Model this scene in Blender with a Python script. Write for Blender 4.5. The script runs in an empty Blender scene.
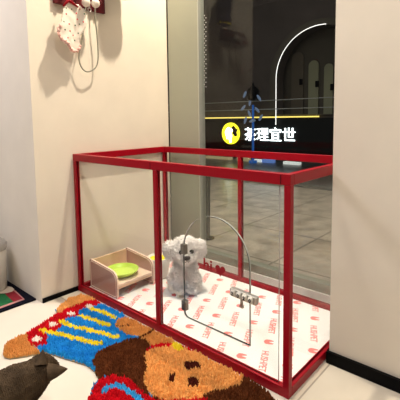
import bpy, bmesh, math, random
from mathutils import Vector, Matrix, noise
C = bpy.context.scene.collection
R = random.Random(7)
PI = math.pi

# ------------------------------------------------------------------ camera
F = 391.275; CX = 196.107; CY = 155.540
O = Vector((1.75317, -1.01965, 0.86586)); YAW = -0.735525; PIT = 0.0941236; ROL = -0.0138992
fw = Vector((math.sin(YAW)*math.cos(PIT), math.cos(YAW)*math.cos(PIT), -math.sin(PIT)))
rt = fw.cross(Vector((0, 0, 1))).normalized(); up0 = rt.cross(fw)
rr = rt*math.cos(ROL) + up0*math.sin(ROL); uu = -rt*math.sin(ROL) + up0*math.cos(ROL)
cd = bpy.data.cameras.new('camera'); cam = bpy.data.objects.new('camera', cd); C.objects.link(cam)
cam.matrix_world = Matrix(((rr.x, uu.x, -fw.x, O.x), (rr.y, uu.y, -fw.y, O.y), (rr.z, uu.z, -fw.z, O.z), (0, 0, 0, 1)))
cd.sensor_width = 36; cd.sensor_fit = 'HORIZONTAL'; cd.lens = F*36/400
cd.shift_x = (200-CX)/400; cd.shift_y = (CY-200)/400; cd.clip_start = .02
bpy.context.scene.camera = cam

def at(px, py, ax, v):
    """measured point of the photograph on the world plane axis=v"""
    d = fw + rr*((px-CX)/F) - uu*((py-CY)/F)
    t = (v - O[ax])/d[ax]
    return O + d*t

# ------------------------------------------------------------------ materials
def mat(name, col, rough=.6, metal=0., spec=.22, emit=None, es=0., noise_amt=0., nscale=20., bump=0., bscale=60., sheen=0., sss=0.):
    m = bpy.data.materials.new(name); m.use_nodes = True
    nt = m.node_tree; b = nt.nodes['Principled BSDF']
    b.inputs['Base Color'].default_value = (*col, 1); b.inputs['Roughness'].default_value = rough
    b.inputs['Metallic'].default_value = metal; b.inputs['Specular IOR Level'].default_value = spec
    b.inputs['Sheen Weight'].default_value = sheen; b.inputs['Subsurface Weight'].default_value = sss; b.inputs['Subsurface Scale'].default_value = .03; b.inputs['Subsurface Radius'].default_value = (1, .93, .92)
    if emit:
        b.inputs['Emission Color'].default_value = (*emit, 1); b.inputs['Emission Strength'].default_value = es
    tc = nt.nodes.new('ShaderNodeTexCoord')
    if noise_amt:
        n = nt.nodes.new('ShaderNodeTexNoise'); n.inputs['Scale'].default_value = nscale; n.inputs['Detail'].default_value = 5
        nt.links.new(tc.outputs['Object'], n.inputs['Vector'])
        mr = nt.nodes.new('ShaderNodeMapRange'); mr.inputs['From Min'].default_value = .3; mr.inputs['From Max'].default_value = .7
        mr.inputs['To Min'].default_value = 1-noise_amt; mr.inputs['To Max'].default_value = 1+noise_amt
        mx = nt.nodes.new('ShaderNodeVectorMath'); mx.operation = 'SCALE'; mx.inputs[0].default_value = col
        nt.links.new(n.outputs['Fac'], mr.inputs['Value']); nt.links.new(mr.outputs['Result'], mx.inputs['Scale'])
        nt.links.new(mx.outputs['Vector'], b.inputs['Base Color'])
    if bump:
        n2 = nt.nodes.new('ShaderNodeTexNoise'); n2.inputs['Scale'].default_value = bscale; n2.inputs['Detail'].default_value = 4
        nt.links.new(tc.outputs['Object'], n2.inputs['Vector'])
        bp = nt.nodes.new('ShaderNodeBump'); bp.inputs['Strength'].default_value = bump; bp.inputs['Distance'].default_value = .004
        nt.links.new(n2.outputs['Fac'], bp.inputs['Height']); nt.links.new(bp.outputs['Normal'], b.inputs['Normal'])
    return m

def glassmat(name, tint, refl=1.0, ior=1.45):
    m = bpy.data.materials.new(name); m.use_nodes = True; nt = m.node_tree
    for n in list(nt.nodes): nt.nodes.remove(n)
    out = nt.nodes.new('ShaderNodeOutputMaterial'); mx = nt.nodes.new('ShaderNodeMixShader')
    tr = nt.nodes.new('ShaderNodeBsdfTransparent'); tr.inputs['Color'].default_value = (*tint, 1)
    gl = nt.nodes.new('ShaderNodeBsdfGlossy'); gl.inputs['Roughness'].default_value = 0.0
    # reflectance of a thin sheet by viewing angle, the same for both faces
    fr = nt.nodes.new('ShaderNodeLayerWeight'); fr.inputs['Blend'].default_value = .5
    pw = nt.nodes.new('ShaderNodeMath'); pw.operation = 'POWER'; pw.inputs[1].default_value = 5
    ml = nt.nodes.new('ShaderNodeMath'); ml.operation = 'MULTIPLY_ADD'; ml.inputs[1].default_value = .9*refl; ml.inputs[2].default_value = .04*refl
    nt.links.new(fr.outputs['Facing'], pw.inputs[0]); nt.links.new(pw.outputs[0], ml.inputs[0]); nt.links.new(ml.outputs[0], mx.inputs[0])
    nt.links.new(tr.outputs[0], mx.inputs[1]); nt.links.new(gl.outputs[0], mx.inputs[2]); nt.links.new(mx.outputs[0], out.inputs[0])
    return m

def tilemat(name, col, joint, size, off, rough, noise_amt=.05, nscale=3., mortar=.003):
    m = bpy.data.materials.new(name); m.use_nodes = True; nt = m.node_tree; b = nt.nodes['Principled BSDF']
    tc = nt.nodes.new('ShaderNodeTexCoord'); mp = nt.nodes.new('ShaderNodeMapping'); mp.inputs['Location'].default_value = off
    br = nt.nodes.new('ShaderNodeTexBrick'); br.offset = 0; br.inputs['Scale'].default_value = 1
    br.inputs['Brick Width'].default_value = size; br.inputs['Row Height'].default_value = size
    br.inputs['Mortar Size'].default_value = mortar; br.inputs['Mortar Smooth'].default_value = .2
    n = nt.nodes.new('ShaderNodeTexNoise'); n.inputs['Scale'].default_value = nscale; n.inputs['Detail'].default_value = 6
    r = nt.nodes.new('ShaderNodeMapRange'); r.inputs['From Min'].default_value = .3; r.inputs['From Max'].default_value = .7
    r.inputs['To Min'].default_value = 1-noise_amt; r.inputs['To Max'].default_value = 1+noise_amt
    sc = nt.nodes.new('ShaderNodeVectorMath'); sc.operation = 'SCALE'
    br.inputs['Color1'].default_value = (*col, 1); br.inputs['Color2'].default_value = (*[c*.96 for c in col], 1); br.inputs['Mortar'].default_value = (*joint, 1)
    L = nt.links.new
    L(tc.outputs['Object'], mp.inputs['Vector']); L(mp.outputs['Vector'], br.inputs['Vector']); L(tc.outputs['Object'], n.inputs['Vector'])
    L(n.outputs['Fac'], r.inputs['Value']); L(br.outputs['Color'], sc.inputs[0]); L(r.outputs['Result'], sc.inputs['Scale'])
    L(sc.outputs['Vector'], b.inputs['Base Color']); b.inputs['Roughness'].default_value = rough
    return m

def furmat():
    m = bpy.data.materials.new('white_fur_tips'); m.use_nodes = True; nt = m.node_tree
    for n in list(nt.nodes): nt.nodes.remove(n)
    out = nt.nodes.new('ShaderNodeOutputMaterial'); mx = nt.nodes.new('ShaderNodeMixShader'); mx.inputs[0].default_value = .12
    a = nt.nodes.new('ShaderNodeBsdfDiffuse'); b = nt.nodes.new('ShaderNodeBsdfTranslucent')
    for q in (a, b): q.inputs['Color'].default_value = (.985, .965, .955, 1)
    nt.links.new(a.outputs[0], mx.inputs[1]); nt.links.new(b.outputs[0], mx.inputs[2]); nt.links.new(mx.outputs[0], out.inputs[0])
    return m
M = {}
M['wall'] = mat('wall_paper', (.76, .695, .595), .8, noise_amt=.03, nscale=6, bump=.04, bscale=60)
M['ceil'] = mat('ceiling_paint', (.8, .78, .74), .9)
M['floor'] = tilemat('floor_tile', (.64, .585, .50), (.36, .32, .27), .8, (-1.222+.8*2, .9, 0), .28)
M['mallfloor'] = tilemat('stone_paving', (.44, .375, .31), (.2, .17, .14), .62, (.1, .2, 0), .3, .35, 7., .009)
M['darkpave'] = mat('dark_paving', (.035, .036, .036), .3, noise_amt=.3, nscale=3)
M['black'] = mat('black_skirting', (.0012, .0012, .0018), .4, spec=.08)
M['whitesill'] = mat('white_sill', (.96, .95, .93), .5)
M['jamb'] = mat('greenish_aluminium', (.36, .37, .30), .45, metal=.15, noise_amt=.04, nscale=2)
M['jambedge'] = mat('aluminium_edge', (.55, .58, .53), .3, metal=.5)
M['dark_strip'] = mat('dark_strip', (.06, .06, .05), .6)
M['winglass'] = glassmat('window_glass', (.97, .98, .97), .45, 1.45)
M['glass'] = glassmat('cage_glass', (.985, .99, .985), .55, 1.42)
M['gedge'] = mat('glass_edge', (.45, .47, .45), .15, spec=.8)
M['gedged'] = mat('glass_edge_dark', (.07, .08, .08), .15, spec=.8)
M['red'] = mat('red_enamel', (.30, .0005, .009), .36, spec=.25)
M['redd'] = mat('red_seam', (.07, .0, .004), .5)
M['steel'] = mat('brushed_steel', (.55, .53, .5), .3, metal=.9, noise_amt=.1, nscale=80)
M['pad'] = mat('white_pad', (.78, .79, .80), .55, bump=.25, bscale=14)
M['print'] = mat('coral_print', (.86, .24, .23), .6)
M['wood'] = mat('pale_birch', (.74, .52, .36), .5, noise_amt=.06, nscale=14)
M['woodedge'] = mat('birch_edge', (.86, .68, .56), .5)
M['acryl'] = mat('pink_acrylic', (.52, .32, .28), .22, spec=.5)
M['green'] = mat('green_bowl', (.50, .74, .10), .35)
M['greenin'] = mat('green_bowl_inside', (.58, .80, .14), .4)
M['white'] = mat('white_ceramic', (.85, .84, .80), .35)
M['yellow'] = mat('yellow_inside', (.86, .78, .03), .45)
M['fur'] = mat('white_fur', (.93, .90, .88), .9, spec=.1, noise_amt=.03, nscale=30, sss=.3)
M['furtip'] = furmat()
M['hinge'] = mat('grey_hinge', (.20, .19, .17), .35, metal=.8)
M['eye'] = mat('dark_eye', (.008, .007, .007), .1)
M['nose'] = mat('dark_nose', (.02, .016, .016), .35)
M['catfur'] = mat('cat_fur', (.060, .040, .024), .8, spec=.08, noise_amt=.35, nscale=28, bump=.5, bscale=120)
M['catear'] = mat('cat_ear_inside', (.16, .10, .075), .8)
M['navy'] = mat('navy_cloth', (.012, .016, .06), .8)
M['blue'] = mat('blue_cloth', (.02, .06, .38), .7)
M['peg'] = mat('oxblood_board', (.09, .006, .010), .4)
M['cloth'] = mat('white_cotton', (.74, .68, .60), .85, sheen=.2)
M['frill'] = mat('pink_frill', (.80, .50, .45), .85)
M['dotred'] = mat('dot_red', (.6, .03, .05), .8)
M['dotgreen'] = mat('dot_green', (.04, .12, .07), .8)
M['rope'] = mat('grey_cord', (.24, .23, .18), .6)
M['clear'] = glassmat('clear_plastic', (.9, .9, .9), 1.2, 1.5)
M['matnavy'] = mat('mat_navy', (.004, .004, .009), .8, spec=.05)
M['matgreen'] = mat('mat_green', (.008, .10, .03), .8, noise_amt=.2, nscale=60)
M['matred'] = mat('mat_red', (.20, .010, .018), .8, noise_amt=.2, nscale=60)
M['matpink'] = mat('mat_pink', (.40, .18, .17), .8)
M['matwhite'] = mat('mat_cream', (.58, .50, .43), .8)
M['bin'] = mat('cream_bin', (.72, .69, .62), .4)
for nm, c in dict(rtan=(.66, .30, .085), rtan2=(.80, .41, .13), rred=(.60, .008, .018), rblue=(.02, .29, .70), ryel=(.86, .70, .035),
                  rbrown=(.125, .036, .012), rdark=(.085, .016, .010), rwhite=(.88, .82, .74), rlblue=(.06, .42, .76), rback=(.42, .33, .2)).items():
    M[nm] = mat('pile_'+nm, c, .9, spec=.05, sheen=0, noise_amt=.12, nscale=45)
M['facade'] = mat('taupe_render', (.10, .085, .078), .8, noise_amt=.12, nscale=1.5)
M['facadein'] = mat('olive_render', (.11, .10, .08), .8)
M['archpane'] = mat('green_grey_panel', (.34, .35, .24), .7)
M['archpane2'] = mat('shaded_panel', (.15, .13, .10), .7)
M['fascia'] = mat('dark_fascia', (.012, .014, .014), .35)
M['led'] = mat('white_led', (1, 1, 1), .5, emit=(1, .97, .92), es=.9)
M['ledsign'] = mat('sign_letters', (1, 1, 1), .5, emit=(.88, .97, 1), es=2.2)
M['ledyel'] = mat('yellow_led', (.8, .7, .2), .5, emit=(.85, .66, .14), es=.75)
M['logoyel'] = mat('logo_yellow', (.9, .8, .05), .5, emit=(.95, .88, .02), es=1.0)
M['lampblue'] = mat('blue_pole', (.01, .05, .18), .4, emit=(.01, .06, .22), es=.5)
M['lampglow'] = mat('pale_blue_leaf', (.18, .25, .38), .4, emit=(.32, .45, .7), es=.10)
M['warmbox'] = mat('warm_lightbox', (.4, .35, .2), .5, emit=(.75, .6, .32), es=.15)
M['whitebox'] = mat('white_lightbox', (.8, .8, .8), .5, emit=(.9, .95, .9), es=.3)
M['bluebox'] = mat('blue_lightbox', (.1, .2, .5), .5, emit=(.2, .35, .9), es=.2)
M['greybox'] = mat('grey_step', (.10, .11, .10), .5)
M['lens'] = mat('lamp_lens', (1, 1, 1), .5, emit=(1, .9, .75), es=4)

# ------------------------------------------------------------------ builders
def tag(o, label=None, cat=None, group=None, kind=None):
    if label: o['label'] = label
    if cat: o['category'] = cat
    if group: o['group'] = group
    if kind: o['kind'] = kind
    return o
def empty(name, loc=(0, 0, 0), rz=0):
    o = bpy.data.objects.new(name, None); C.objects.link(o); o.location = loc; o.rotation_euler = (0, 0, rz); o.empty_display_size = .05
    return o
def mesh_obj(name, me, mats, parent=None, smooth=False):
    if not isinstance(mats, (list, tuple)): mats = [mats]
    for m in mats: me.materials.append(m)
    if smooth:
        for p in me.polygons: p.use_smooth = True
    o = bpy.data.objects.new(name, me); C.objects.link(o)
    if parent: o.parent = parent
    return o
def build(name, bm, mats, parent=None, smooth=False):
    me = bpy.data.meshes.new(name); bmesh.ops.recalc_face_normals(bm, faces=bm.faces); bm.to_mesh(me); bm.free()
    return mesh_obj(name, me, mats, parent, smooth)
def box(bm, x0, y0, z0, x1, y1, z1, bev=0., mi=0):
    r = bmesh.ops.create_cube(bm, size=1)
    vs = r['verts']
    for v in vs: v.co = Vector(((x0+x1)/2+v.co.x*(x1-x0), (y0+y1)/2+v.co.y*(y1-y0), (z0+z1)/2+v.co.z*(z1-z0)))
    fs = {f for v in vs for f in v.link_faces}
    for f in fs: f.material_index = mi
    if bev:
        es = {e for v in vs for e in v.link_edges}
        bmesh.ops.bevel(bm, geom=list(es), offset=bev, segments=2, affect='EDGES', profile=.6)
def boxo(name, c, m, parent=None, bev=0.):
    bm = bmesh.new(); box(bm, *c, bev=bev); return build(name, bm, m, parent)
def tube(bm, pts, rad, n=8, mi=0, closed=False):
    pts = [Vector(p) for p in pts]; rings = []
    if not isinstance(rad, (list, tuple)): rad = [rad]*len(pts)
    prev = None
    for i, p in enumerate(pts):
        if closed: t = pts[(i+1) % len(pts)]-pts[i-1]
        else: t = pts[min(i+1, len(pts)-1)]-pts[max(i-1, 0)]
        t.normalize()
        a = prev if prev is not None else (Vector((0, 0, 1)) if abs(t.z) < .9 else Vector((1, 0, 0)))
        a = (a - t*a.dot(t)).normalized(); prev = a; b = t.cross(a)
        rings.append([bm.verts.new(p+(a*math.cos(2*PI*k/n)+b*math.sin(2*PI*k/n))*rad[i]) for k in range(n)])
    m = len(pts)
    for i in range(m if closed else m-1):
        A, B = rings[i], rings[(i+1) % m]
        for k in range(n):
            f = bm.faces.new((A[k], A[(k+1) % n], B[(k+1) % n], B[k])); f.material_index = mi; f.smooth = True
    if not closed:
        for rg in (rings[0], rings[-1]):
            f = bm.faces.new(rg); f.material_index = mi
def lathe(bm, prof, c=(0, 0, 0), n=40, mi=0, sx=1, sy=1):
    rings = []
    for r, z in prof:
        rings.append([bm.verts.new((c[0]+sx*r*math.cos(2*PI*k/n), c[1]+sy*r*math.sin(2*PI*k/n), c[2]+z)) for k in range(n)] if r > 1e-6 else [bm.verts.new((c[0], c[1], c[2]+z))])
    for A, B in zip(rings, rings[1:]):
        for k in range(n):
            k2 = (k+1) % n
            if len(A) == 1 and len(B) == 1: continue
            if len(A) == 1: f = bm.faces.new((A[0], B[k], B[k2]))
            elif len(B) == 1: f = bm.faces.new((A[k], A[k2], B[0]))
            else: f = bm.faces.new((A[k], A[k2], B[k2], B[k]))
            f.material_index = mi; f.smooth = True
def ell(bm, c, r, mi=0, sub=3, rot=None):
    q = bmesh.ops.create_icosphere(bm, subdivisions=sub, radius=1)
    if not hasattr(r, '__len__'): r = (r, r, r)
    for v in q['verts']:
        p = Vector((v.co.x*r[0], v.co.y*r[1], v.co.z*r[2]))
        if rot: p = rot @ p
        v.co = p+Vector(c)
    for f in {f for v in q['verts'] for f in v.link_faces}: f.material_index = mi; f.smooth = True
def capsule(bm, a, b, ra, rb, steps=7):
    a, b = Vector(a), Vector(b)
    for i in range(steps+1):
        t = i/steps; ell(bm, a.lerp(b, t), ra+(rb-ra)*t, sub=2)
def curve_mesh(splines, depth, plane='xz'):
    """filled closed outlines (first outer, others holes) given thickness; returned as a mesh standing in xz"""
    cu = bpy.data.curves.new('outline', 'CURVE'); cu.dimensions = '2D'; cu.fill_mode = 'BOTH'; cu.extrude = depth/2
    for pts in splines:
        s = cu.splines.new('POLY'); s.points.add(len(pts)-1); s.use_cyclic_u = True
        for p, q in zip(s.points, pts): p.co = (q[0], q[1], 0, 1)
    o = bpy.data.objects.new('outline', cu); C.objects.link(o)
    dg = bpy.context.evaluated_depsgraph_get(); dg.update()
    me = bpy.data.meshes.new_from_object(o.evaluated_get(dg)); bpy.data.objects.remove(o); bpy.data.curves.remove(cu)
    if plane == 'xz': me.transform(Matrix.Rotation(PI/2, 4, 'X'))
    return me
def text_mesh(s, size, depth=.001, align='CENTER', off=0.0, sx=1.):
    cu = bpy.data.curves.new('lettering', 'FONT'); cu.body = s; cu.size = size; cu.extrude = depth; cu.align_x = align; cu.align_y = 'CENTER'; cu.offset = off
    o = bpy.data.objects.new('lettering', cu); C.objects.link(o)
    dg = bpy.context.evaluated_depsgraph_get(); dg.update()
    me = bpy.data.meshes.new_from_object(o.evaluated_get(dg)); bpy.data.objects.remove(o); bpy.data.curves.remove(cu)
    if sx != 1: me.transform(Matrix.Diagonal((sx, 1, 1, 1)))
    return me
def edge_mats(me, axis, mi_face=0, mi_edge=1):
    for p in me.polygons: p.material_index = mi_face if abs(p.normal[axis]) > .9 else mi_edge
def organic(name, fill, voxel, mat_, parent=None, smooth=6, disp=0., dscale=30):
    """blend overlapping volumes into one continuous skin"""
    bm = bmesh.new(); fill(bm); me = bpy.data.meshes.new(name); bm.to_mesh(me); bm.free()
    o = bpy.data.objects.new(name, me); C.objects.link(o)
    md = o.modifiers.new('r', 'REMESH'); md.mode = 'VOXEL'; md.voxel_size = voxel
    sm = o.modifiers.new('s', 'SMOOTH'); sm.iterations = smooth; sm.factor = .5
    dg = bpy.context.evaluated_depsgraph_get(); dg.update()
    m2 = bpy.data.meshes.new_from_object(o.evaluated_get(dg)); bpy.data.objects.remove(o); bpy.data.meshes.remove(me)
    if disp:
        nn = [v.normal.copy() for v in m2.vertices]
        for v, n in zip(m2.vertices, nn): v.co += n*disp*noise.noise(v.co*dscale)*2
    m2.name = name
    return mesh_obj(name, m2, mat_, parent, True)
def tufts_from(me, name, length, rad, mat_, parent, every=1, down=.4, skip=None):
    verts = []; faces = []
    for i, p in enumerate(me.polygons):
        if i % every: continue
        c = p.center.copy(); n = p.normal.copy()
        if skip and skip(c, n): continue
        if c.z < .012: continue
        d = (n + Vector((R.uniform(-.6, .6), R.uniform(-.6, .6), R.uniform(-.6, .6)-down))).normalized()
        a = d.orthogonal().normalized(); b = d.cross(a); L = length*R.uniform(.6, 1.3)
        k = len(verts); c -= n*rad*.5
        for j in range(3): verts.append(c+(a*math.cos(2.094*j)+b*math.sin(2.094*j))*rad)
        mid = c+d*L*.6+Vector((R.uniform(-.3, .3), R.uniform(-.3, .3), R.uniform(-.3, .3)))*L*.4
        for j in range(3): verts.append(mid+(a*math.cos(2.094*j)+b*math.sin(2.094*j))*rad*.8)
        verts.append(c+d*L)
        for j in range(3):
            j2 = (j+1) % 3
            faces += [(k+j, k+j2, k+3+j2, k+3+j), (k+3+j, k+3+j2, k+6)]
    m = bpy.data.meshes.new(name); m.from_pydata([(v[0], v[1], max(v[2], .001)) for v in verts], [], faces)
    return mesh_obj(name, m, mat_, parent, True)

# ------------------------------------------------------------------ room shell
GY = .672
def struct(o): return tag(o, kind='structure')
struct(boxo('floor', (-3, -3.2, -.06, 4.2, .70, 0), M['floor']))
wl = boxo('wall_left', (-3, -.19, 0, -.001, .668, 2.7), M['wall']); struct(wl)
wr = boxo('wall_right', (1.2145, .264, 0, 4.2, .70, 2.7), M['wall']); struct(wr)
struct(boxo('baseboard_left', (-.001, -.188, 0, .006, .66, .022), M['black']))
bl = bmesh.new(); box(bl, 1.208, .252, 0, 4.2, .264, .042); box(bl, 1.2062, .262, 0, 1.212, .66, .042)
struct(build('baseboard_right', bl, M['black']))
struct(boxo('ceiling', (-3, -3.2, 2.7, 4.2, .72, 2.8), M['ceil']))
# window: frame with jamb panel, sill, pane
wb = bmesh.new()
box(wb, .006, GY, .0, .246, GY+.05, 2.7, .002)
box(wb, .2515, GY+.002, .046, 1.212, GY+.05, .09, .002)
win = build('window_1', wb, M['jamb']); struct(win)
boxo('jamb_edge', (.246, GY-.001, .046, .2515, GY+.05, 2.7), M['jambedge'], win)
boxo('dark_strip', (-.001, GY+.004, 0, .006, GY+.04, 2.7), M['dark_strip'], win)  # dark strip filling the gap between wall and jamb
boxo('sill', (.004, GY-.006, 0, 1.212, GY+.03, .046), M['whitesill'], win, .001)
boxo('glass_pane', (.2515, GY+.024, .09, 1.6, GY+.030, 2.7), M['winglass'], win)
db = bmesh.new()
for i in range(16):
    for k in range(2):
        p = at(204.3+1.5*k, 15.5+4.6*i+2.3*k, 1, GY+.022)
        r = bmesh.ops.create_circle(db, cap_ends=True, segments=10, radius=.0032)
        for v in r['verts']: v.co = Vector((p.x+v.co.x, GY+.0232, p.z+v.co.y))
build('dot_pattern', db, M['whitesill'], win)

# ------------------------------------------------------------------ downlights (lamps for the niche and room, plus added fill lights)
def downlight(x, y, power, col, rad, label, spot=True, size=2.2):
    t = empty('ceiling_downlight', (x, y, 2.7)); tag(t, label, 'lamp')
    bm = bmesh.new(); lathe(bm, [(.045, 0), (.06, 0), (.06, -.012), (.045, -.012), (.045, 0)]); build('trim_ring', bm, M['steel'], t)
    bm = bmesh.new(); lathe(bm, [(0, -.002), (.043, -.002)]); build('lens', bm, M['lens'], t)
    ld = bpy.data.lights.new('downlight', 'SPOT' if spot else 'POINT'); ld.energy = power; ld.color = col; ld.shadow_soft_size = rad
    if spot: ld.spot_size = size; ld.spot_blend = .5
    lo = bpy.data.objects.new('downlight_bulb', ld); C.objects.link(lo); lo.parent = t; lo.location = (0, 0, -.06)
    return t
downlight(.57, .38, 100, (1, .87, .68), .035, 'recessed ceiling downlight above the cage beside the window')
downlight(.5, -.9, 15, (1, .86, .72), .07, 'recessed ceiling downlight over the floor in front of the cage')
downlight(1.9, -.7, 48, (1, .92, .80), .05, 'added ceiling lamp near the viewer, brightening the dog and cage front')  # unseen lamp added to brighten the dog's face
def area(name, loc, rot, sx, sy, power, col):
    ld = bpy.data.lights.new(name, 'AREA'); ld.shape = 'RECTANGLE'; ld.size = sx; ld.size_y = sy; ld.energy = power; ld.color = col
    o = bpy.data.objects.new(name, ld); C.objects.link(o); o.location = loc; o.rotation_euler = rot; return o
area('front_fill_light', (.9, -2.1, 2.66), (math.radians(20), 0, 0), 2.4, 1.2, 9, (1, .93, .88))  # unseen area light added as soft fill from behind the camera
area('left_fill_light', (-.9, -.95, 2.64), (0, 0, 0), .9, .9, 26, (.95, .92, 1))  # unseen cool area light added to lift the left wall face
area('paving_fill_light', (-.6, 2.3, 3.3), (0, 0, 0), 2.2, 1.6, 20, (1, .95, .85))  # unseen area light added above the paving to brighten it
area('mall_far_light', (-2.4, 4.3, 5.2), (math.radians(-20), 0, 0), 2.5, 1.0, 10, (1, .93, .84))
w = bpy.data.worlds.new('World'); bpy.context.scene.world = w; w.use_nodes = True
w.node_tree.nodes['Background'].inputs[0].default_value = (.75, .72, .7, 1); w.node_tree.nodes['Background'].inputs[1].default_value = .05

# ------------------------------------------------------------------ the glass cage
W, D, H, T = 1.2, .623, .70, .0215
cage = empty('pet_cage', (0, 0, 0))
tag(cage, 'large red framed glass pet enclosure with arched glass door, standing in the window niche', 'pet cage')
X0 = .008
def post(x, y, sx=T, sy=T): return boxo('post', (x, y, .030, x+sx, y+sy, H-.034), M['red'], cage, .002)
post(X0, 0); post(W-T, 0); post(X0, D-T); post(W-T, D-T)
post(.597, 0); post(.572, D-T)
for y0 in (0, D-T):
    boxo('top_rail', (X0-.002, y0, H-.034, W, y0+T, H), M['red'], cage, .002)
    boxo('bottom_rail', (X0-.002, y0, 0.0, W, y0+T, .032), M['red'], cage, .002)
for x0 in (X0-.002, W-T):
    boxo('top_rail', (x0, T+.0005, H-.034, x0+T, D-T-.0005, H), M['red'], cage, .002)
    boxo('bottom_rail', (x0, T+.0005, 0.0, x0+T, D-T-.0005, .032), M['red'], cage, .002)
for x in (.582, 1.166):
    boxo('joint_seam', (x, -.0006, H-.031, x+.003, .004, H-.004), M['redd'], cage)
Z0, Z1 = .032, H-.034
def pane_y(name, outer, holes, y, mats=(M['glass'], M['gedge'])):
    me = curve_mesh([outer]+holes, .006); me.transform(Matrix.Translation((0, y, 0))); me.update(); edge_mats(me, 1)
    return mesh_obj(name, me, list(mats), cage)
def rect(x0, z0, x1, z1): return [(x0, z0), (x1, z0), (x1, z1), (x0, z1)]
pane_y('glass_panel', rect(X0+T, Z0, .587, Z1), [], .012, (M['glass'], M['gedged']))
dx0, dx1, dz0 = .750, 1.050, .112
cxd, rd = (dx0+dx1)/2, (dx1-dx0)/2; spring = .373
def arch(g):
    pts = [(dx0-g+.02, dz0-g), (dx1+g, dz0-g)]
    for i in range(33):
        a = PI*i/32; pts.append((cxd+(rd+g)*math.cos(a), spring+(rd+g)*math.sin(a)))
    for i in range(5):
        a = PI+PI/2*i/4; pts.append((dx0-g+.02+.02*math.cos(a), dz0-g+.02+.02*math.sin(a)))
    return pts
pane_y('glass_panel', rect(.597+T, Z0, 1.158, Z1), [arch(.0018)[::-1]], .012)
dr = pane_y('glass_door', arch(-.0010), [], .012, (M['glass'], M['gedged']))
for zz in (.377, .157):
    hb = bmesh.new(); box(hb, .741, .003, zz-.019, .762, .021, zz+.019, .0015); box(hb, .7445, .0005, zz-.009, .7585, .003, zz+.009, .001)
    build('hinge', hb, M['hinge'], dr)
for k in range(0):
    pass
# hi + heart sticker on the door glass
me = text_mesh('hi', .062, .0004, off=.0012); me.transform(Matrix.Translation((.872, .0078, .343)) @ Matrix.Rotation(PI/2, 4, 'X'))
hi = mesh_obj('letter_sticker', me, M['red'], dr); hi['label'] = 'red sticker reading hi'
hp = []
for i in range(40):
    a = 2*PI*i/40; hp.append((.929+.00138*16*math.sin(a)**3, .340+.00138*(13*math.cos(a)-5*math.cos(2*a)-2*math.cos(3*a)-math.cos(4*a))))
me = curve_mesh([hp], .0008); me.transform(Matrix.Translation((0, .0078, 0))); hs = mesh_obj('heart_sticker', me, M['red'], dr); hs['label'] = 'red heart sticker'
# side and back panes
def pane_x(x, y0, y1, dark=False):
    bm = bmesh.new(); box(bm, x-.003, y0, Z0, x+.003, y1, Z1)
    me = bpy.data.meshes.new('glass_panel'); bm.to_mesh(me); bm.free(); edge_mats(me, 0)
    return mesh_obj('glass_panel', me, [M['glass'], M['gedged'] if dark else M['gedge']], cage)
pane_x(W-.014, T+.012, D-T, True)
pane_y('glass_panel', rect(X0+T, Z0, .572, Z1), [], D-.012)
pane_y('glass_panel', rect(.572+T, Z0, W-T, Z1), [], D-.012)

# pad with print
pb = bmesh.new(); box(pb, X0+T+.001, T+.003, .001, W-T-.002, D-T-.003, .012, .002)
pm = bpy.data.meshes.new('pad'); pb.to_mesh(pm); pb.free()
tm = text_mesh('HUSHPET', .036, .0004, off=.0007, sx=.80)
a_ = Vector((.126, -.083)); b_ = Vector((.027, .140)); ang = math.radians(-64)
bm = bmesh.new()
def inside(px_, py_, m=.0): return X0+T+.012+m < px_ < W-T-.012-m and T+.014+m < py_ < D-T-.014-m
rab = [(-.019, .004), (-.013, -.010), (0, -.016), (.013, -.010), (.019, .004)]
rabbit = [(-.011, -.006), (-.008, -.012), (0, -.016), (.008, -.012), (.011, -.006), (.0115, .004), (.009, .018), (.005, .020), (.0015, .004), (-.0015, .004), (-.005, .020), (-.009, .018), (-.0115, .004)]
rabbit = [(x*1.35, y*1.05) for x, y in rabbit]; rm = curve_mesh([rabbit], .0008, 'xy')
for i in range(-9, 10):
    for j in range(-9, 10):
        p = Vector((.717, .239))+a_*i+b_*j
        if inside(p.x, p.y, -.01):
            t2 = rm.copy(); t2.transform(Matrix.Translation((p.x, p.y, .0121)) @ Matrix.Rotation(ang, 4, 'Z'))
            bm.faces.ensure_lookup_table(); n0 = len(bm.faces); bm.from_mesh(t2); bm.faces.ensure_lookup_table()
            for f in bm.faces[n0:]: f.material_index = 1
            bpy.data.meshes.remove(t2)
        p = p+(a_+b_)*.5
        if inside(p.x, p.y, -.04):
            t2 = tm.copy(); t2.transform(Matrix.Translation((p.x, p.y, .0121)) @ Matrix.Rotation(ang, 4, 'Z'))
            n0 = len(bm.faces); bm.from_mesh(t2); bm.faces.ensure_lookup_table()
            for f in bm.faces[n0:]: f.material_index = 1
            bpy.data.meshes.remove(t2)
for co, no in (((X0+T+.005, 0, 0), (-1, 0, 0)), ((W-T-.006, 0, 0), (1, 0, 0)), ((0, T+.007, 0), (0, -1, 0)), ((0, D-T-.007, 0), (0, 1, 0))):
    bmesh.ops.bisect_plane(bm, geom=bm.verts[:]+bm.edges[:]+bm.faces[:], plane_co=co, plane_no=no, clear_outer=True)
bm.from_mesh(pm); bm.to_mesh(pm); bm.free()
pad = mesh_obj('pet_pad', pm, [M['pad'], M['print']])
tag(pad, 'white floor pad with coral HUSHPET print lying inside the red cage', 'pad')

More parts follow.
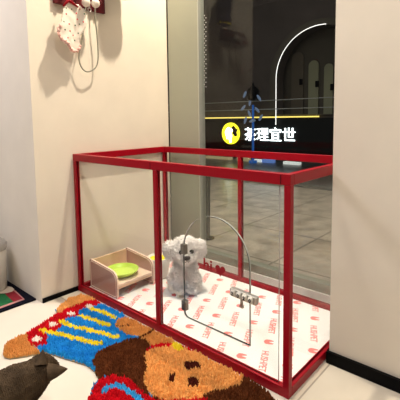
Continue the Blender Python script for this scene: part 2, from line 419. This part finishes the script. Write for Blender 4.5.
# combination lock
lk = empty('combination_lock', (1.043, -.012, .290)); tag(lk, 'small grey four digit combination lock hanging on the arched glass door edge', 'lock')
bm = bmesh.new(); box(bm, -.052, -.010, -.013, .052, .010, .013, .004); body = build('lock_body', bm, M['steel'], lk)
for k in range(4):
    x = -.036+.023*k
    bm = bmesh.new(); tube(bm, [(x-.008, -.004, 0), (x+.008, -.004, 0)], .0125, 16)
    build('number_wheel', bm, M['whitesill'] if False else M['bin'], lk)
    me = text_mesh('0'+'' if k % 2 else '2', .017, .0003, off=.0006); me.transform(Matrix.Translation((x, -.0172, 0)) @ Matrix.Rotation(PI/2, 4, 'X'))
    mesh_obj('digit', me, M['black'], body)
bm = bmesh.new(); tube(bm, [(-.008, 0, -.012), (-.008, 0, -.036)], .005, 10); box(bm, -.015, -.004, -.044, -.001, .004, -.034, .001)
tube(bm, [(.006, .006, .004), (.006, .018, .004)], .005, 10)
build('shackle', bm, M['steel'], lk)
lk.rotation_euler = (0, math.radians(3), 0)

# ------------------------------------------------------------------ feeder
fd = empty('bowl_stand', (.038, .052, .0130)); tag(fd, 'low pale wooden feeder with pink side panels holding a green bowl in the cage', 'pet feeder')
def side_panel(y, lab=None):
    o = [(0, .006), (0, .138), (.003, .145), (.012, .147), (.180, .133), (.202, .128), (.216, .118), (.224, .104), (.227, .090), (.227, .008), (.221, 0), (.006, 0)]
    me = curve_mesh([o], .009); me.transform(Matrix.Translation((0, y, 0))); me.update(); edge_mats(me, 1)
    s = mesh_obj('side_panel', me, [M['acryl'], M['woodedge']], fd)
    # raised pale rim following the outline
    c = Vector((.1135, .070)); bmr = bmesh.new()
    tube(bmr, [(c.x+(x-c.x)*.93, y-.0050, c.y+(z-c.y)*.89) for x, z in o], .0018, 6, closed=True)
    build('rim', bmr, M['woodedge'], s)
    return s
side_panel(.0045); side_panel(.2325)
boxo('back_panel', (0, .009, .03, .007, .228, .140), M['wood'], fd, .001)
tb = bmesh.new(); box(tb, .007, .009, .054, .219, .228, .064, .001); tray = build('tray', tb, M['woodedge'], fd)
boxo('front_lip', (.211, .009, .042, .219, .228, .0538), M['wood'], tray)
gb = empty('food_bowl', (.165, .158, .0775)); tag(gb, 'shallow lime green bowl sitting on the wooden feeder tray', 'bowl')
bm = bmesh.new(); lathe(bm, [(0, 0), (.045, 0), (.062, .010), (.076, .024), (.079, .029), (.076, .030), (.070, .024), (.058, .012), (.040, .006), (0, .005)])
build('bowl_body', bm, M['green'], gb)
bm = bmesh.new(); lathe(bm, [(0, .0062), (.040, .0072), (.057, .0135)]); build('bowl_inside', bm, M['greenin'], gb)
for o in (gb,): o.scale = (1.08, 1.08, 1.0)
cp = empty('water_bowl', (.215, .368, .0130)); tag(cp, 'white round tub with yellow inside, standing behind the wooden feeder in the cage', 'bowl')
bm = bmesh.new(); lathe(bm, [(0, 0), (.044, 0), (.050, .01), (.062, .108), (.061, .112), (.055, .110), (.050, .085), (0, .08)]); build('tub', bm, M['white'], cp)
bm = bmesh.new(); lathe(bm, [(0, .101), (.0515, .102)]); build('yellow_liner', bm, M['yellow'], cp)

# ------------------------------------------------------------------ the dog
dog = empty('dog', (.436, .338, .0165), math.radians(51)); dog.scale = (.94, .94, .92)
tag(dog, 'small fluffy white puppy sitting on the pad inside the cage, facing the viewer', 'dog')
def dogfill(bm):
    ell(bm, (0, .055, .068), (.058, .070, .064)); ell(bm, (0, .015, .120), (.050, .054, .075)); ell(bm, (0, -.012, .155), (.046, .046, .055))
    ell(bm, (0, -.03, .230), (.072, .060, .056)); ell(bm, (0, -.028, .264), (.050, .05, .028))
    for s in (-1, 1):
        ell(bm, (s*.078, -.020, .236), (.028, .034, .034)); ell(bm, (s*.076, -.024, .214), (.026, .032, .026))
        capsule(bm, (s*.030, -.028, .135), (s*.030, -.055, .02), .029, .021); ell(bm, (s*.031, -.066, .015), (.021, .027, .015))
        ell(bm, (s*.052, .02, .045), (.030, .052, .042)); ell(bm, (s*.060, -.025, .015), (.021, .034, .015))
    ell(bm, (0, -.080, .208), (.036, .026, .025)); ell(bm, (0, -.072, .188), (.026, .02, .016))
    capsule(bm, (.02, .12, .04), (.06, .15, .06), .022, .016)
body = organic('body', dogfill, .0036, M['furtip'], dog, 4, .005, 42)
for v in body.data.vertices: v.co.z = max(v.co.z, .001)
def nearface(c, n): return (c-Vector((0, -.108, .212))).length < .017 or min((c-Vector((s*.027, -.088, .238))).length for s in (-1, 1)) < .013
tufts_from(body.data, 'fur', .017, .0024, M['furtip'], dog, 2, .1, nearface)
for s in (-1, 1):
    bm = bmesh.new(); ell(bm, (s*.027, -.091, .238), (.0115, .008, .0118)); build('eye', bm, M['eye'], dog, True)
bm = bmesh.new(); ell(bm, (0, -.113, .213), (.0165, .010, .0125)); ell(bm, (0, -.112, .218), (.0170, .008, .007)); build('nose', bm, M['nose'], dog, True)
bm = bmesh.new(); tube(bm, [(-.013, -.103, .194), (-.006, -.108, .190), (0, -.109, .196), (.006, -.108, .190), (.013, -.103, .194)], .0014, 6); build('mouth', bm, M['nose'], dog)

# ------------------------------------------------------------------ the cat
cat = empty('cat', (.70, -.75, 0)); tag(cat, 'dark grey brown cat seen from behind, crouching by the rug at lower left', 'cat')
cl = Vector((.70, -.75, 0))
def L(*p): return Vector(p)-cl
def catfill(bm):
    ell(bm, L(.738, -.552, .180), (.041, .040, .038)); ell(bm, L(.700, -.522, .160), (.026, .026, .020))
    for s in (-1, 1): ell(bm, L(.718+s*.016, -.532+s*.012, .166), (.022, .022, .02))
    capsule(bm, L(.740, -.560, .170), L(.722, -.625, .145), .041, .066)
    capsule(bm, L(.722, -.625, .142), L(.69, -.74, .120), .066, .088, 9); capsule(bm, L(.69, -.74, .120), L(.64, -.86, .105), .088, .098)
    for s in (-1, 1):
        capsule(bm, L(.725+s*.045, -.62, .10), L(.735+s*.045, -.59, .02), .032, .02); capsule(bm, L(.735+s*.045, -.59, .018), L(.75+s*.03, -.54, .016), .018, .016)
        ell(bm, L(.66+s*.075, -.84, .07), (.045, .07, .065)); capsule(bm, L(.67+s*.085, -.84, .022), L(.70+s*.085, -.75, .018), .022, .018)
    capsule(bm, L(.60, -.93, .06), L(.50, -.86, .025), .022, .017); capsule(bm, L(.50, -.86, .025), L(.47, -.74, .02), .017, .012)
cb = organic('body', catfill, .005, M['catfur'], cat, 8, .0015, 30)
tufts_from(cb.data, 'fur', .0035, .0016, M['catfur'], cat, 1, .3)
def atd(px, py, dist):
    d = fw + rr*((px-CX)/F) - uu*((py-CY)/F); return O+d.normalized()*dist
for tip, b0, b1, lean in ((atd(42.8, 349.3, 1.285), atd(33, 365, 1.285), atd(48, 363, 1.275), .4), (atd(67.5, 368.5, 1.25), atd(50, 363, 1.27), atd(50, 381, 1.255), .3)):
    mid = (b0+b1)/2; ax = (b1-b0); tipd = tip-mid; nrm = ax.cross(tipd).normalized()
    if nrm.dot(O-mid) < 0: nrm = -nrm
    bm = bmesh.new(); rows = []
    nseg, nr = 10, 10
    for i in range(nr+1):
        t = i/nr; wd = (1-t)**.8*(1+.10*math.sin(PI*t))*.5; c = mid-tipd*.1+tipd*(1.1*t)
        rows.append([c+ax*(k/nseg*2-1)*wd+nrm*(.013*(1-(k/nseg*2-1)**2)*(1-t*.8)) for k in range(nseg+1)])
    fr_ = [[bm.verts.new(p-cl) for p in r] for r in rows]; bk = [[bm.verts.new(p-cl-nrm*.004) for p in r] for r in rows]
    for i in range(nr):
        for k in range(nseg):
            bm.faces.new((fr_[i][k], fr_[i][k+1], fr_[i+1][k+1], fr_[i+1][k])); f = bm.faces.new((bk[i][k], bk[i+1][k], bk[i+1][k+1], bk[i][k+1])); f.material_index = 1
    for i in range(nr):
        for k in (0, nseg): bm.faces.new((fr_[i][k], fr_[i+1][k], bk[i+1][k], bk[i][k]))
    build('ear', bm, [M['catfur'], M['catear']], cat, True)

# ------------------------------------------------------------------ shag rug
def G(pts, z=.012): return [tuple(at(x, y, 2, z)[:2]) for x, y in pts]
def pip(p, poly):
    c = False; n = len(poly)
    for i in range(n):
        (x1, y1), (x2, y2) = poly[i], poly[i-1]
        if (y1 > p[1]) != (y2 > p[1]) and p[0] < (x2-x1)*(p[1]-y1)/(y2-y1)+x1: c = not c
    return c
def dpl(p, pl):
    d = 9
    for (x1, y1), (x2, y2) in zip(pl, pl[1:]):
        dx, dy = x2-x1, y2-y1; t = max(0, min(1, ((p[0]-x1)*dx+(p[1]-y1)*dy)/(dx*dx+dy*dy+1e-12)))
        d = min(d, math.hypot(p[0]-x1-t*dx, p[1]-y1-t*dy))
    return d
outline = G([(4, 349), (8, 342), (18, 337), (27, 333), (33, 329), (40, 325), (54, 316), (61, 313), (56, 310), (63, 303), (70, 298), (81, 295), (92, 298), (99, 302),
             (125, 316), (160, 334), (200, 354), (250, 380), (268, 391), (276, 402), (272, 425), (230, 450), (150, 455), (105, 440), (86, 420), (89, 398), (94, 385), (100, 381),
             (98, 376), (94, 369), (86, 363), (75, 359.5), (60, 355), (46, 350.5), (38, 352), (24, 354.5), (10, 356.5), (4, 355)])
outline = [(x, min(y, -.010)) for x, y in outline]
REG = [  # painted in order, later wins
 ('rred', 'p', [(27, 333), (33, 328), (40, 324), (54, 315), (67, 308), (78, 304), (87, 300), (96, 299), (102, 303), (98, 306), (85, 309), (78, 312), (80, 316), (72, 318), (60.6, 321.6), (62, 326), (56, 332), (44, 333), (48, 338), (46, 345), (38, 348), (32, 346), (27, 340)]),
 ('rtan', 'p', [(0, 345), (18, 334), (27, 333), (28, 340), (33, 347), (40, 350), (36, 358), (0, 362)]),
 ('rtan2', 'p', [(55, 312), (62, 303), (70, 296), (81, 293), (94, 296), (98, 300), (87, 301), (78, 305), (67, 309), (60, 314)]),
 ('ryel', 'l', [(42, 331), (56, 334), (76, 339), (85, 342), (99, 344)], .013),
 ('ryel', 'l', [(61, 322), (70, 326), (89, 331), (106, 335), (117, 338)], .012),
 ('ryel', 'l', [(80, 316), (92, 320), (109, 326)], .012),
 ('ryel', 'l', [(91, 309), (103, 313), (114, 318)], .012),
 ('rwhite', 'e', (37, 340), .021), ('rwhite', 'e', (53, 325), .020), ('rwhite', 'e', (71, 314.3), .019), ('rwhite', 'e', (89, 307), .018),
 ('rtan', 'p', [(114, 326), (117, 321), (124, 318), (132, 317), (152, 328), (180, 342), (180, 352), (150, 346), (139, 338), (128, 335), (118, 330)]),
 ('rbrown', 'p', [(92, 362), (98, 353), (106, 348), (113, 345), (125, 341), (138, 338), (147, 341), (152, 350), (147, 357), (149, 372), (147, 385), (150, 398), (136, 392), (122, 380), (105, 377), (98, 383), (95, 372)]),
 ('rbrown', 'p', [(230, 360), (290, 388), (290, 460), (150, 460), (150, 398), (200, 392), (225, 380)]),
 ('rtan2', 'p', [(144, 356), (148, 349), (156, 346), (170, 344), (186, 347), (200, 353), (215, 360), (232, 369), (243, 376), (242, 384), (233, 388), (218, 391), (205, 395), (200, 402), (165, 402), (151, 397), (146, 388), (143, 378), (147, 368)]),
 ('rtan2', 'p', [(160, 336), (190, 350), (240, 375), (236, 366), (200, 348)]),
 ('rred', 'l', [(148, 351), (154, 347), (165, 345), (174, 345)], .009), ('rred', 'l', [(182, 346), (192, 350)], .009),
 ('ryel', 'p', [(171, 343), (181, 343), (184, 350), (175, 351)]),
 ('rdark', 'p', [(183, 365), (187, 362), (196, 362), (201, 365), (199, 369), (190, 370), (184, 368)]),
 ('rdark', 'p', [(170, 377), (174, 373), (176, 375), (174, 382), (168, 382)]),
 ('rdark', 'p', [(188, 380), (192, 377), (198, 379), (198, 385), (192, 388), (188, 385)]),
 ('rdark', 'l', [(115, 326.5), (121, 327.5), (128, 325.5)], .003),
 ('rbrown', 'l', [(137, 339.5), (146, 335), (153, 331)], .006),  # brown stroke: shadow along the fold, put into the pile colour
 ('rred', 'p', [(82, 402), (92, 394), (95, 385), (103, 378), (115, 375), (128, 379), (138, 388), (147, 396), (160, 402), (205, 398), (210, 412), (160, 425), (120, 430), (85, 415)]),
 ('rlblue', 'l', [(105, 391), (108, 388), (116, 386), (124, 389), (132, 394), (141, 402), (150, 415)], .011),
]
regw = []
for r in REG:
    if r[1] == 'p': regw.append((r[0], 'p', G(r[2]), 0))
    elif r[1] == 'l': regw.append((r[0], 'l', G(r[2]), r[3]))
    else:
        c = G([r[2]])[0]; regw.append((r[0], 'e', c, r[3]))
names = ['rblue', 'rtan', 'rtan2', 'rred', 'ryel', 'rbrown', 'rdark', 'rwhite', 'rlblue']
def region(p):
    k = 'rblue'
    q = (p[0]+noise.noise(Vector((p[0]*60, p[1]*60, 1)))*.004, p[1]+noise.noise(Vector((p[0]*60, p[1]*60, 5)))*.004)
    for nm, ty, g, w_ in regw:
        if ty == 'p' and pip(q, g): k = nm
        elif ty == 'l' and dpl(q, g) < w_: k = nm
        elif ty == 'e' and (q[0]-g[0])**2/(w_*1.15)**2+(q[1]-g[1])**2/(w_*.8)**2 < 1: k = nm
    return names.index(k)
rug = empty('shag_rug', (.6, -.15, 0)); ro = Vector((.6, -.15, 0))
tag(rug, 'shaggy bear shaped rug with blue and yellow striped dress, before the red cage', 'rug')
me = curve_mesh([[(x-ro.x, y-ro.y) for x, y in outline]], .006, 'xy'); me.transform(Matrix.Translation((0, 0, .0032)))
mesh_obj('backing', me, M['rback'], rug)
xs = [p[0] for p in outline]; ys = [p[1] for p in outline]
V = []; Fc = []; Mi = []
st = .0047; yy = min(ys)
while yy < max(ys):
    xx = min(xs)
    while xx < max(xs):
        x = xx+R.uniform(-.5, .5)*st; y = yy+R.uniform(-.5, .5)*st
        if pip((x, y), outline):
            m = region((x, y)); h = .015*R.uniform(.65, 1.25)+.005*noise.noise(Vector((x*25, y*25, 0)))
            lx, ly = R.uniform(-.004, .004)+.004*noise.noise(Vector((x*30, y*30, 9))), R.uniform(-.004, .004)
            k = len(V); r_ = .0040; a0 = R.uniform(0, 2)
            bx, by = x-ro.x, y-ro.y
            for j in range(4): V.append((bx+r_*math.cos(a0+j*PI/2), min(by+r_*math.sin(a0+j*PI/2), .142), .005))
            for j in range(4): V.append((bx+lx*.6+r_*.75*math.cos(a0+j*PI/2), min(by+ly*.6+r_*.75*math.sin(a0+j*PI/2), .142), .005+h*.65))
            V.append((bx+lx, min(by+ly, .142), .005+h))
            for j in range(4):
                j2 = (j+1) % 4
                Fc += [(k+j, k+j2, k+4+j2, k+4+j), (k+4+j, k+4+j2, k+8)]; Mi += [m, m]
        xx += st
    yy += st
me = bpy.data.meshes.new('pile'); me.from_pydata(V, [], Fc)
po = mesh_obj('pile', me, [M[n] for n in names], rug)
me.polygons.foreach_set('material_index', Mi)

# ------------------------------------------------------------------ mat and bin at left
mo = Vector((-.40, -.47, 0))
mt = empty('doormat', mo); tag(mt, 'dark doormat with green and red blocks lying against the left wall', 'mat')
boxo('mat_base', (-.35, -.28, 0, .347, .277, .008), M['matnavy'], mt, .002)
def patch(name, pts, z, m):
    w_ = [at(x, y, 2, z)-mo for x, y in pts]
    me = curve_mesh([[(p.x, p.y) for p in w_]], .0016, 'xy'); me.transform(Matrix.Translation((0, 0, z))); mesh_obj(name, me, m, mt)
patch('green_block', [(-14, 297), (4.5, 293.5), (13.5, 302), (-12, 311)], .0088, M['matgreen'])
patch('red_block', [(4.5, 293.5), (13.5, 291), (23, 298.7), (13.5, 302)], .0088, M['matred'])
patch('pink_border', [(-12, 311), (23, 298.7), (24.5, 299.6), (-12, 313)], .0088, M['matpink'])
patch('pink_border', [(13.5, 290.6), (15, 290.2), (24.5, 299.2), (23, 299.2)], .0088, M['matpink'])
patch('cream_oval', [(-6+17*.9*math.cos(a/12*2*PI)+5, 289.5+4.2*math.sin(a/12*2*PI)) for a in range(12)], .0092, M['matwhite'])
bn = empty('waste_bin', (-.345, -.312, .0095)); tag(bn, 'cream bin with metal lid rim on the doormat at the left edge', 'bin')
bm = bmesh.new(); lathe(bm, [(0, 0), (.090, 0), (.094, .006), (.100, .20), (.098, .212), (0, .212)]); build('bin_body', bm, M['bin'], bn)
bm = bmesh.new(); lathe(bm, [(.100, .205), (.104, .208), (.104, .236), (.096, .246), (0, .250)]); build('lid', bm, M['steel'], bn)
bm = bmesh.new(); tube(bm, [(.085*math.cos(a), .03*math.sin(a)*0, .24+.07*math.sin(a)) for a in [PI*i/16 for i in range(17)]], .004, 8); build('handle', bm, M['bin'], bn)

# ------------------------------------------------------------------ peg board and what hangs from it
pg = empty('peg_rail', (0, .075, 1.41)); tag(pg, 'dark red wooden peg board on the cream wall above the cage', 'peg rail')
boxo('board', (0.0005, -.14, 0, .018, .14, .085), M['peg'], pg, .003)
for y in (-.10, -.028, .028, .10):
    bm = bmesh.new(); tube(bm, [(.017, y, .04), (.034, y, .046)], .006, 10); ell(bm, (.036, y, .047), .009, sub=2); build('peg', bm, M['peg'], pg)
# bandana
XB = .062
bd = empty('bandana', (XB, .02, 1.45)); bo = Vector((XB, .02, 1.45)); tag(bd, 'white dotted bandana with pink frilled hem and red tie hanging from the peg board', 'bandana')
shape = [(67, 3), (63, 10), (61, 18), (59, 26), (58, 32), (60, 38), (65, 42), (70, 47), (74, 50), (79, 50), (81, 44), (81, 36), (85, 28), (87, 18), (85, 10), (79, 5), (73, 2)]
w_ = [at(x, y, 0, XB) for x, y in shape]; pol = [(p.y, p.z) for p in w_]
ymin = min(p[0] for p in pol); ymax = max(p[0] for p in pol); zmin = min(p[1] for p in pol); zmax = max(p[1] for p in pol)
def drape(y, z): return .012*math.sin((y-ymin)/(ymax-ymin)*2.2*PI+.5)*(1.2-(z-zmin)/(zmax-zmin))+.004*noise.noise(Vector((y*40, z*25, 3)))
def cloth(name, poly, lift, m, parent, origin, n=46, th=.003, extra=None):
    bm = bmesh.new(); grid = {}
    ys_ = [p[0] for p in poly]; zs_ = [p[1] for p in poly]; s = (max(zs_)-min(zs_))/n
    def vert(i, k):
        if (i, k) not in grid:
            y = min(ys_)+i*s; z = min(zs_)+k*s; grid[(i, k)] = bm.verts.new(Vector((XB+drape(y, z)+lift, y, z))-origin)
        return grid[(i, k)]
    for i in range(int((max(ys_)-min(ys_))/s)+1):
        for k in range(n+1):
            if pip((min(ys_)+(i+.5)*s, min(zs_)+(k+.5)*s), poly): bm.faces.new((vert(i, k), vert(i+1, k), vert(i+1, k+1), vert(i, k+1)))
    r = bmesh.ops.extrude_face_region(bm, geom=bm.faces[:])
    for e in r['geom']:
        if isinstance(e, bmesh.types.BMVert): e.co.x -= th
    if extra: extra(bm)
    return build(name, bm, m, parent, True)
bm = bmesh.new()
hem = [(59, 25), (57.5, 32), (60, 38.5), (65, 42.5), (70, 47.5), (74.5, 51), (79.5, 50.5), (81.5, 44)]
hw = [at(x, y, 0, XB) for x, y in hem]; fine = []
for a, b in zip(hw, hw[1:]):
    for t in range(6): fine.append(a.lerp(b, t/6))
tube(bm, [Vector((XB+drape(p.y, p.z)+.006*math.sin(i*1.7), p.y+.003*math.sin(i*1.3), p.z+.003*math.cos(i*1.9)))-bo for i, p in enumerate(fine)], .0062, 8)
build('frill', bm, M['frill'], bd, True)
def dots(db):
  for i, (x, y) in enumerate([(66, 14), (72, 9), (77, 13), (84, 14), (69, 24), (76, 25), (83, 22), (64, 30), (74, 35), (79, 33), (67, 38), (80, 24), (70, 31), (76, 40), (80, 9), (66, 8), (78, 19), (63, 22)]):
    p = at(x, y, 0, XB)
    ell(db, Vector((XB+drape(p.y, p.z)+.0004, p.y, p.z))-bo, (.002, .0036, .0036), mi=1+i % 2, sub=2)
cloth('cloth', pol, 0, [M['cloth'], M['dotred'], M['dotgreen']], bd, bo, extra=dots)
bm = bmesh.new(); p0, p1, p2 = at(63, 6, 0, XB), at(68, 1, 0, XB), at(78, 7, 0, XB)
tube(bm, [p0-bo, p1-bo+Vector((.004, 0, .003)), p2-bo], [.004, .009, .004], 10); tube(bm, [p1-bo, p1-bo+Vector((0, .006, .035))], .004, 8)
build('tie', bm, M['red'], bd, True)
# cord leash loop
ls = empty('leash', (.032, .10, 1.45)); lo_ = Vector((.032, .10, 1.45)); tag(ls, 'thin grey cord leash hanging in a long loop beside the bandana', 'leash')
lp = [(96, -14), (95, 6), (95.5, 20), (97, 35), (98, 50), (98, 60), (96, 67), (91, 71), (86, 71.5), (82, 68), (79.5, 62), (79, 54), (82, 40), (84, 20), (86, 6), (88, -12)]
pw = [at(x, y, 0, .032)-lo_ for x, y in lp]
def smoothpath(p, n=5):
    out = []
    for i in range(len(p)-1):
        a, b, c, d = p[max(i-1, 0)], p[i], p[i+1], p[min(i+2, len(p)-1)]
        for k in range(n):
            t = k/n; out.append(.5*((2*b)+(c-a)*t+(2*a-5*b+4*c-d)*t*t+(3*b-a-3*c+d)*t*t*t))
    return out+[p[-1]]
bm = bmesh.new(); tube(bm, smoothpath(pw), .0034, 8); build('cord', bm, M['rope'], ls, True)
bm = bmesh.new(); c = at(89.5, 10, 0, .034)-lo_
tube(bm, [c+Vector((0, .009*math.cos(a), .010*math.sin(a))) for a in [2*PI*i/16 for i in range(16)]], .003, 6, closed=True); tube(bm, [c+Vector((0, 0, .01)), c+Vector((0, 0, .03))], .004, 8); build('clasp', bm, M['steel'], ls)
# pom-poms on a string
pp = None
for i, (x, y) in enumerate([(86, 2.5), (95.5, 3.5)]):
    p = at(x, y, 0, .078)
    o = empty('pompom', p)
    tag(o, ['fluffy white pompom hanging just right of the bandana', 'fluffy white pompom hanging where the cord loop starts, farther from the bandana'][i], 'pompom', 'pompoms on the peg board')
    b = organic('ball', lambda bm: ell(bm, (0, 0, 0), .021), .003, M['cloth'], o, 1, 0, 90)
    bm = bmesh.new(); tube(bm, [(0, 0, .017), (-.03, 0, .030), (-.0595, 0, .034)], .0015, 6); build('string', bm, M['red'], o)
# blue pouch, mostly above the frame, seen again in the window glass
bp = empty('pouch', (.025, .275, 1.478)); tag(bp, 'deep blue cloth pouch with yellow hem hanging right of the peg board', 'pouch')
def pouch(bm): ell(bm, (.062, 0, .16), (.045, .065, .15)); ell(bm, (.062, 0, .05), (.04, .07, .05))
organic('pouch_body', pouch, .007, M['navy'], bp, 3)
bm = bmesh.new(); tube(bm, [(.062+.034*math.cos(a), .062*math.sin(a), .018) for a in [2*PI*i/24 for i in range(24)]], .0035, 6, closed=True); build('hem', bm, M['ryel'], bp)
bm = bmesh.new(); tube(bm, [(.062, 0, .29), (.03, 0, .34), (-.0255, 0, .35)], .004, 6); build('strap', bm, M['blue'], bp)

# ------------------------------------------------------------------ the mall beyond the glass
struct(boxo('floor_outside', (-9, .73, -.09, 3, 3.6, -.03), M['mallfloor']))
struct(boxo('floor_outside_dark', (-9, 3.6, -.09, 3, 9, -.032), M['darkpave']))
FY = 6.0
spx, arw, spz = -1.486, .90, 1.62
def archpts(cx_, r_, z0, zs, n=24): return [(cx_-r_, z0), (cx_+r_, z0)]+[(cx_+r_*math.cos(PI*i/n), zs+r_*math.sin(PI*i/n)) for i in range(n+1)]
me = curve_mesh([[(-9, -.03), (3, -.03), (3, 6), (-9, 6)], archpts(spx, arw+.02, .9, spz)[::-1]], .3)
me.transform(Matrix.Translation((0, FY+.15, 0))); fac = mesh_obj('wall_back', me, M['facade']); struct(fac)
me = curve_mesh([[(-2.7, .8), (-.2, .8), (-.2, 3), (-2.7, 3)]], .05); me.transform(Matrix.Translation((0, FY+.55, 0))); mesh_obj('alcove_back', me, M['facadein'], fac)
me = curve_mesh([archpts(spx, arw+.14, .92, spz), archpts(spx, arw+.02, .9, spz)[::-1]], .04)
me.transform(Matrix.Translation((0, FY-.015, 0))); mesh_obj('arch_surround', me, M['facadein'], fac)
for i, (px_, ptop, pw_) in enumerate(((298, 53, 12), (314, 61, 10), (329, 64, 9))):
    a = at(px_-pw_/2, ptop, 1, FY+.5); b = at(px_+pw_/2, ptop, 1, FY+.5); r_ = (b.x-a.x)/2
    me = curve_mesh([archpts((a.x+b.x)/2, r_, .85, a.z-r_)], .03); me.transform(Matrix.Translation((0, FY+.50, 0)))
    mesh_obj('arched_panel', me, [M['archpane2'], M['archpane'], M['archpane']][i], fac)
    bm = bmesh.new(); q = at(px_+3, [82, 84, 87][i], 1, FY+.46); box(bm, q.x-.03, FY+.44, q.z-.06, q.x+.03, FY+.48, q.z+.06, .005); build('wall_lamp', bm, M['black'], fac)
def thing_mesh(name, bm, m, label, cat, group=None): return tag(build(name, bm, m), label, cat, group)
bm = bmesh.new(); pts = [Vector((spx-arw, FY-.05, .72)), Vector((spx-arw, FY-.05, spz))]
arx = at(276, 90, 1, FY-.135).x; adx = arx-(spx-arw)
pts = [Vector((spx-arw+adx, FY-.135, .72+(spz-.72)*i/6)) for i in range(6)]+[Vector((spx+adx+arw*math.cos(a), FY-.135, spz+arw*math.sin(a))) for a in [PI-(PI/2+.12)*i/20 for i in range(21)]]
tube(bm, pts, .0065, 8); thing_mesh('light_strip', bm, M['led'], 'thin white light strip tracing the big arch on the far facade', 'light strip')
bm = bmesh.new(); box(bm, -4.6, FY-.10, .862, -1.45, FY-.05, .886); thing_mesh('light_strip', bm, M['ledyel'], 'long horizontal yellow light strip running above the illuminated sign', 'light strip')
for k, zz in enumerate((1.20, 1.03)):
    bm = bmesh.new(); tube(bm, [(-6, FY-.35, zz), (.5, FY-.35, zz)], .008, 6)
    thing_mesh('guard_rail', bm, M['gedge'], ['upper thin grey rail crossing in front of the arch outside', 'lower thin grey rail crossing in front of the arch outside'][k], 'rail', 'guard rails outside')
# sign
sg = empty('shop_sign', (-2.9, FY-.08, .53)); tag(sg, 'illuminated sign with yellow round emblem and four white characters outside the window', 'sign')
boxo('fascia', (-3.4, 0.0, -.36, 3.2, .07, .32), M['fascia'], sg)
me = text_mesh('茶理宜世', .285, .008, off=0); xsv = [v.co.x for v in me.vertices]
sc_ = 1.18/(max(xsv)-min(xsv)) if xsv else 1
me.transform(Matrix.Translation((.40, -.02, -.03)) @ Matrix.Rotation(PI/2, 4, 'X') @ Matrix.Diagonal((sc_, sc_, 1, 1))); mesh_obj('sign_lettering', me, M['ledsign'], sg)
me = curve_mesh([[(.235*math.cos(2*PI*i/40), .235*math.sin(2*PI*i/40)) for i in range(40)]], .03); me.transform(Matrix.Translation((-.57, -.02, .0))); em = mesh_obj('emblem', me, M['logoyel'], sg)
fig = [(-.14, .02), (-.10, .10), (-.04, .14), (0, .10), (.03, .12), (.07, .06), (.03, .02), (.05, -.06), (.02, -.12), (.03, -.2), (-.01, -.2), (-.04, -.1), (-.09, -.13), (-.11, -.05)]
me = curve_mesh([fig], .01); me.transform(Matrix.Translation((-.57, -.042, .0))); mesh_obj('white_figure', me, M['ledsign'], em)
me = curve_mesh([[(.03, .14), (.10, .17), (.17, .10), (.21, .09), (.17, .02), (.20, -.04), (.13, -.07), (.10, -.02), (.05, .0), (.08, .06)]], .012); me.transform(Matrix.Translation((-.57, -.043, .0))); mesh_obj('dark_figure', me, M['black'], em)
# blue street lamp with leaf shaped glass
p = at(253, 155, 1, FY-.5)
lm = empty('street_lamp', (p.x, p.y, -.032)); tag(lm, 'slim blue lamp post with pale blue leaf shades in front of the sign', 'street lamp')
bm = bmesh.new(); tube(bm, [(0, 0, 0), (0, 0, 1.15)], .022, 10); tube(bm, [(0, 0, 0), (0, 0, .05)], .08, 10); build('pole', bm, M['lampblue'], lm)
bm = bmesh.new(); lathe(bm, [(0, 1.60), (.015, 1.58), (.03, 1.52), (.09, 1.48), (.125, 1.42), (.125, 1.30), (.10, 1.24), (0, 1.22)], n=16); build('cap', bm, M['black'], lm)
for (dx, dz, t) in ((-.16, 1.36, .3), (.17, 1.28, -.4), (-.04, 1.20, .1), (-.20, 1.10, .5), (.13, 1.05, -.5), (-.05, .98, -.3), (.21, .90, .4), (-.15, .85, .2), (.02, .84, .9)):
    bm = bmesh.new(); ell(bm, (dx, -.05, dz), (.028, .02, .075), sub=2, rot=Matrix.Rotation(0, 3, 'Y'))
    for v in bm.verts:
        q = v.co-Vector((dx, -.05, dz)); q.rotate(Matrix.Rotation(t*1.6, 3, 'Y')); v.co = q+Vector((dx, -.05, dz))
    build('leaf_shade', bm, M['lampglow'], lm)
# lit display boxes along the far shop front
for k, (xa, xb, mt_, lab) in enumerate(((206, 231, 'warmbox', 'long warm lit box at the foot of the far shop front, left end'), (238, 249, 'warmbox', 'short warm lit box at the foot of the far shop front beside the post'),
                                    (254, 262, 'whitebox', 'small bright white lit box at the foot of the far shop front'), (263, 274, 'bluebox', 'blue lit box at the foot of the far shop front'),
                                    (284, 300, 'whitebox', 'flat white lit box at the foot of the far shop front, near the cage corner'))):
    a = at(xa, 158, 1, FY-.3); b = at(xb, 158, 1, FY-.3)
    bm = bmesh.new(); box(bm, a.x, FY-.34, -.031, b.x, FY-.24, .02+.015*(k % 2), .004); thing_mesh('light_box', bm, M[mt_], lab, 'light box', 'lit boxes along the far shop front')
# step at the end of the lit paving
struct(boxo('trim_1', (-9, 3.55, -.03, 3, 3.72, .0), M['greybox']))
# slim dark upright close outside the glass, standing in for a dark vertical band
p = at(206, 239, 2, -.03)
pk = empty('dark_upright', (p.x, p.y+.02, -.03)); tag(pk, 'slim dark grey upright just outside the glass near the jamb, filling a dark band', 'post')
bm = bmesh.new(); lathe(bm, [(0, 0), (.05, 0), (.05, .008), (.016, .012), (.026, .50), (.026, .52), (0, .52)], n=20); build('upright_shaft', bm, M['dark_strip'], pk)

vs = bpy.context.scene.view_settings
vs.view_transform = 'Standard'; vs.look = 'None'; vs.gamma = 1; vs.use_curve_mapping = False; vs.exposure = 1.0
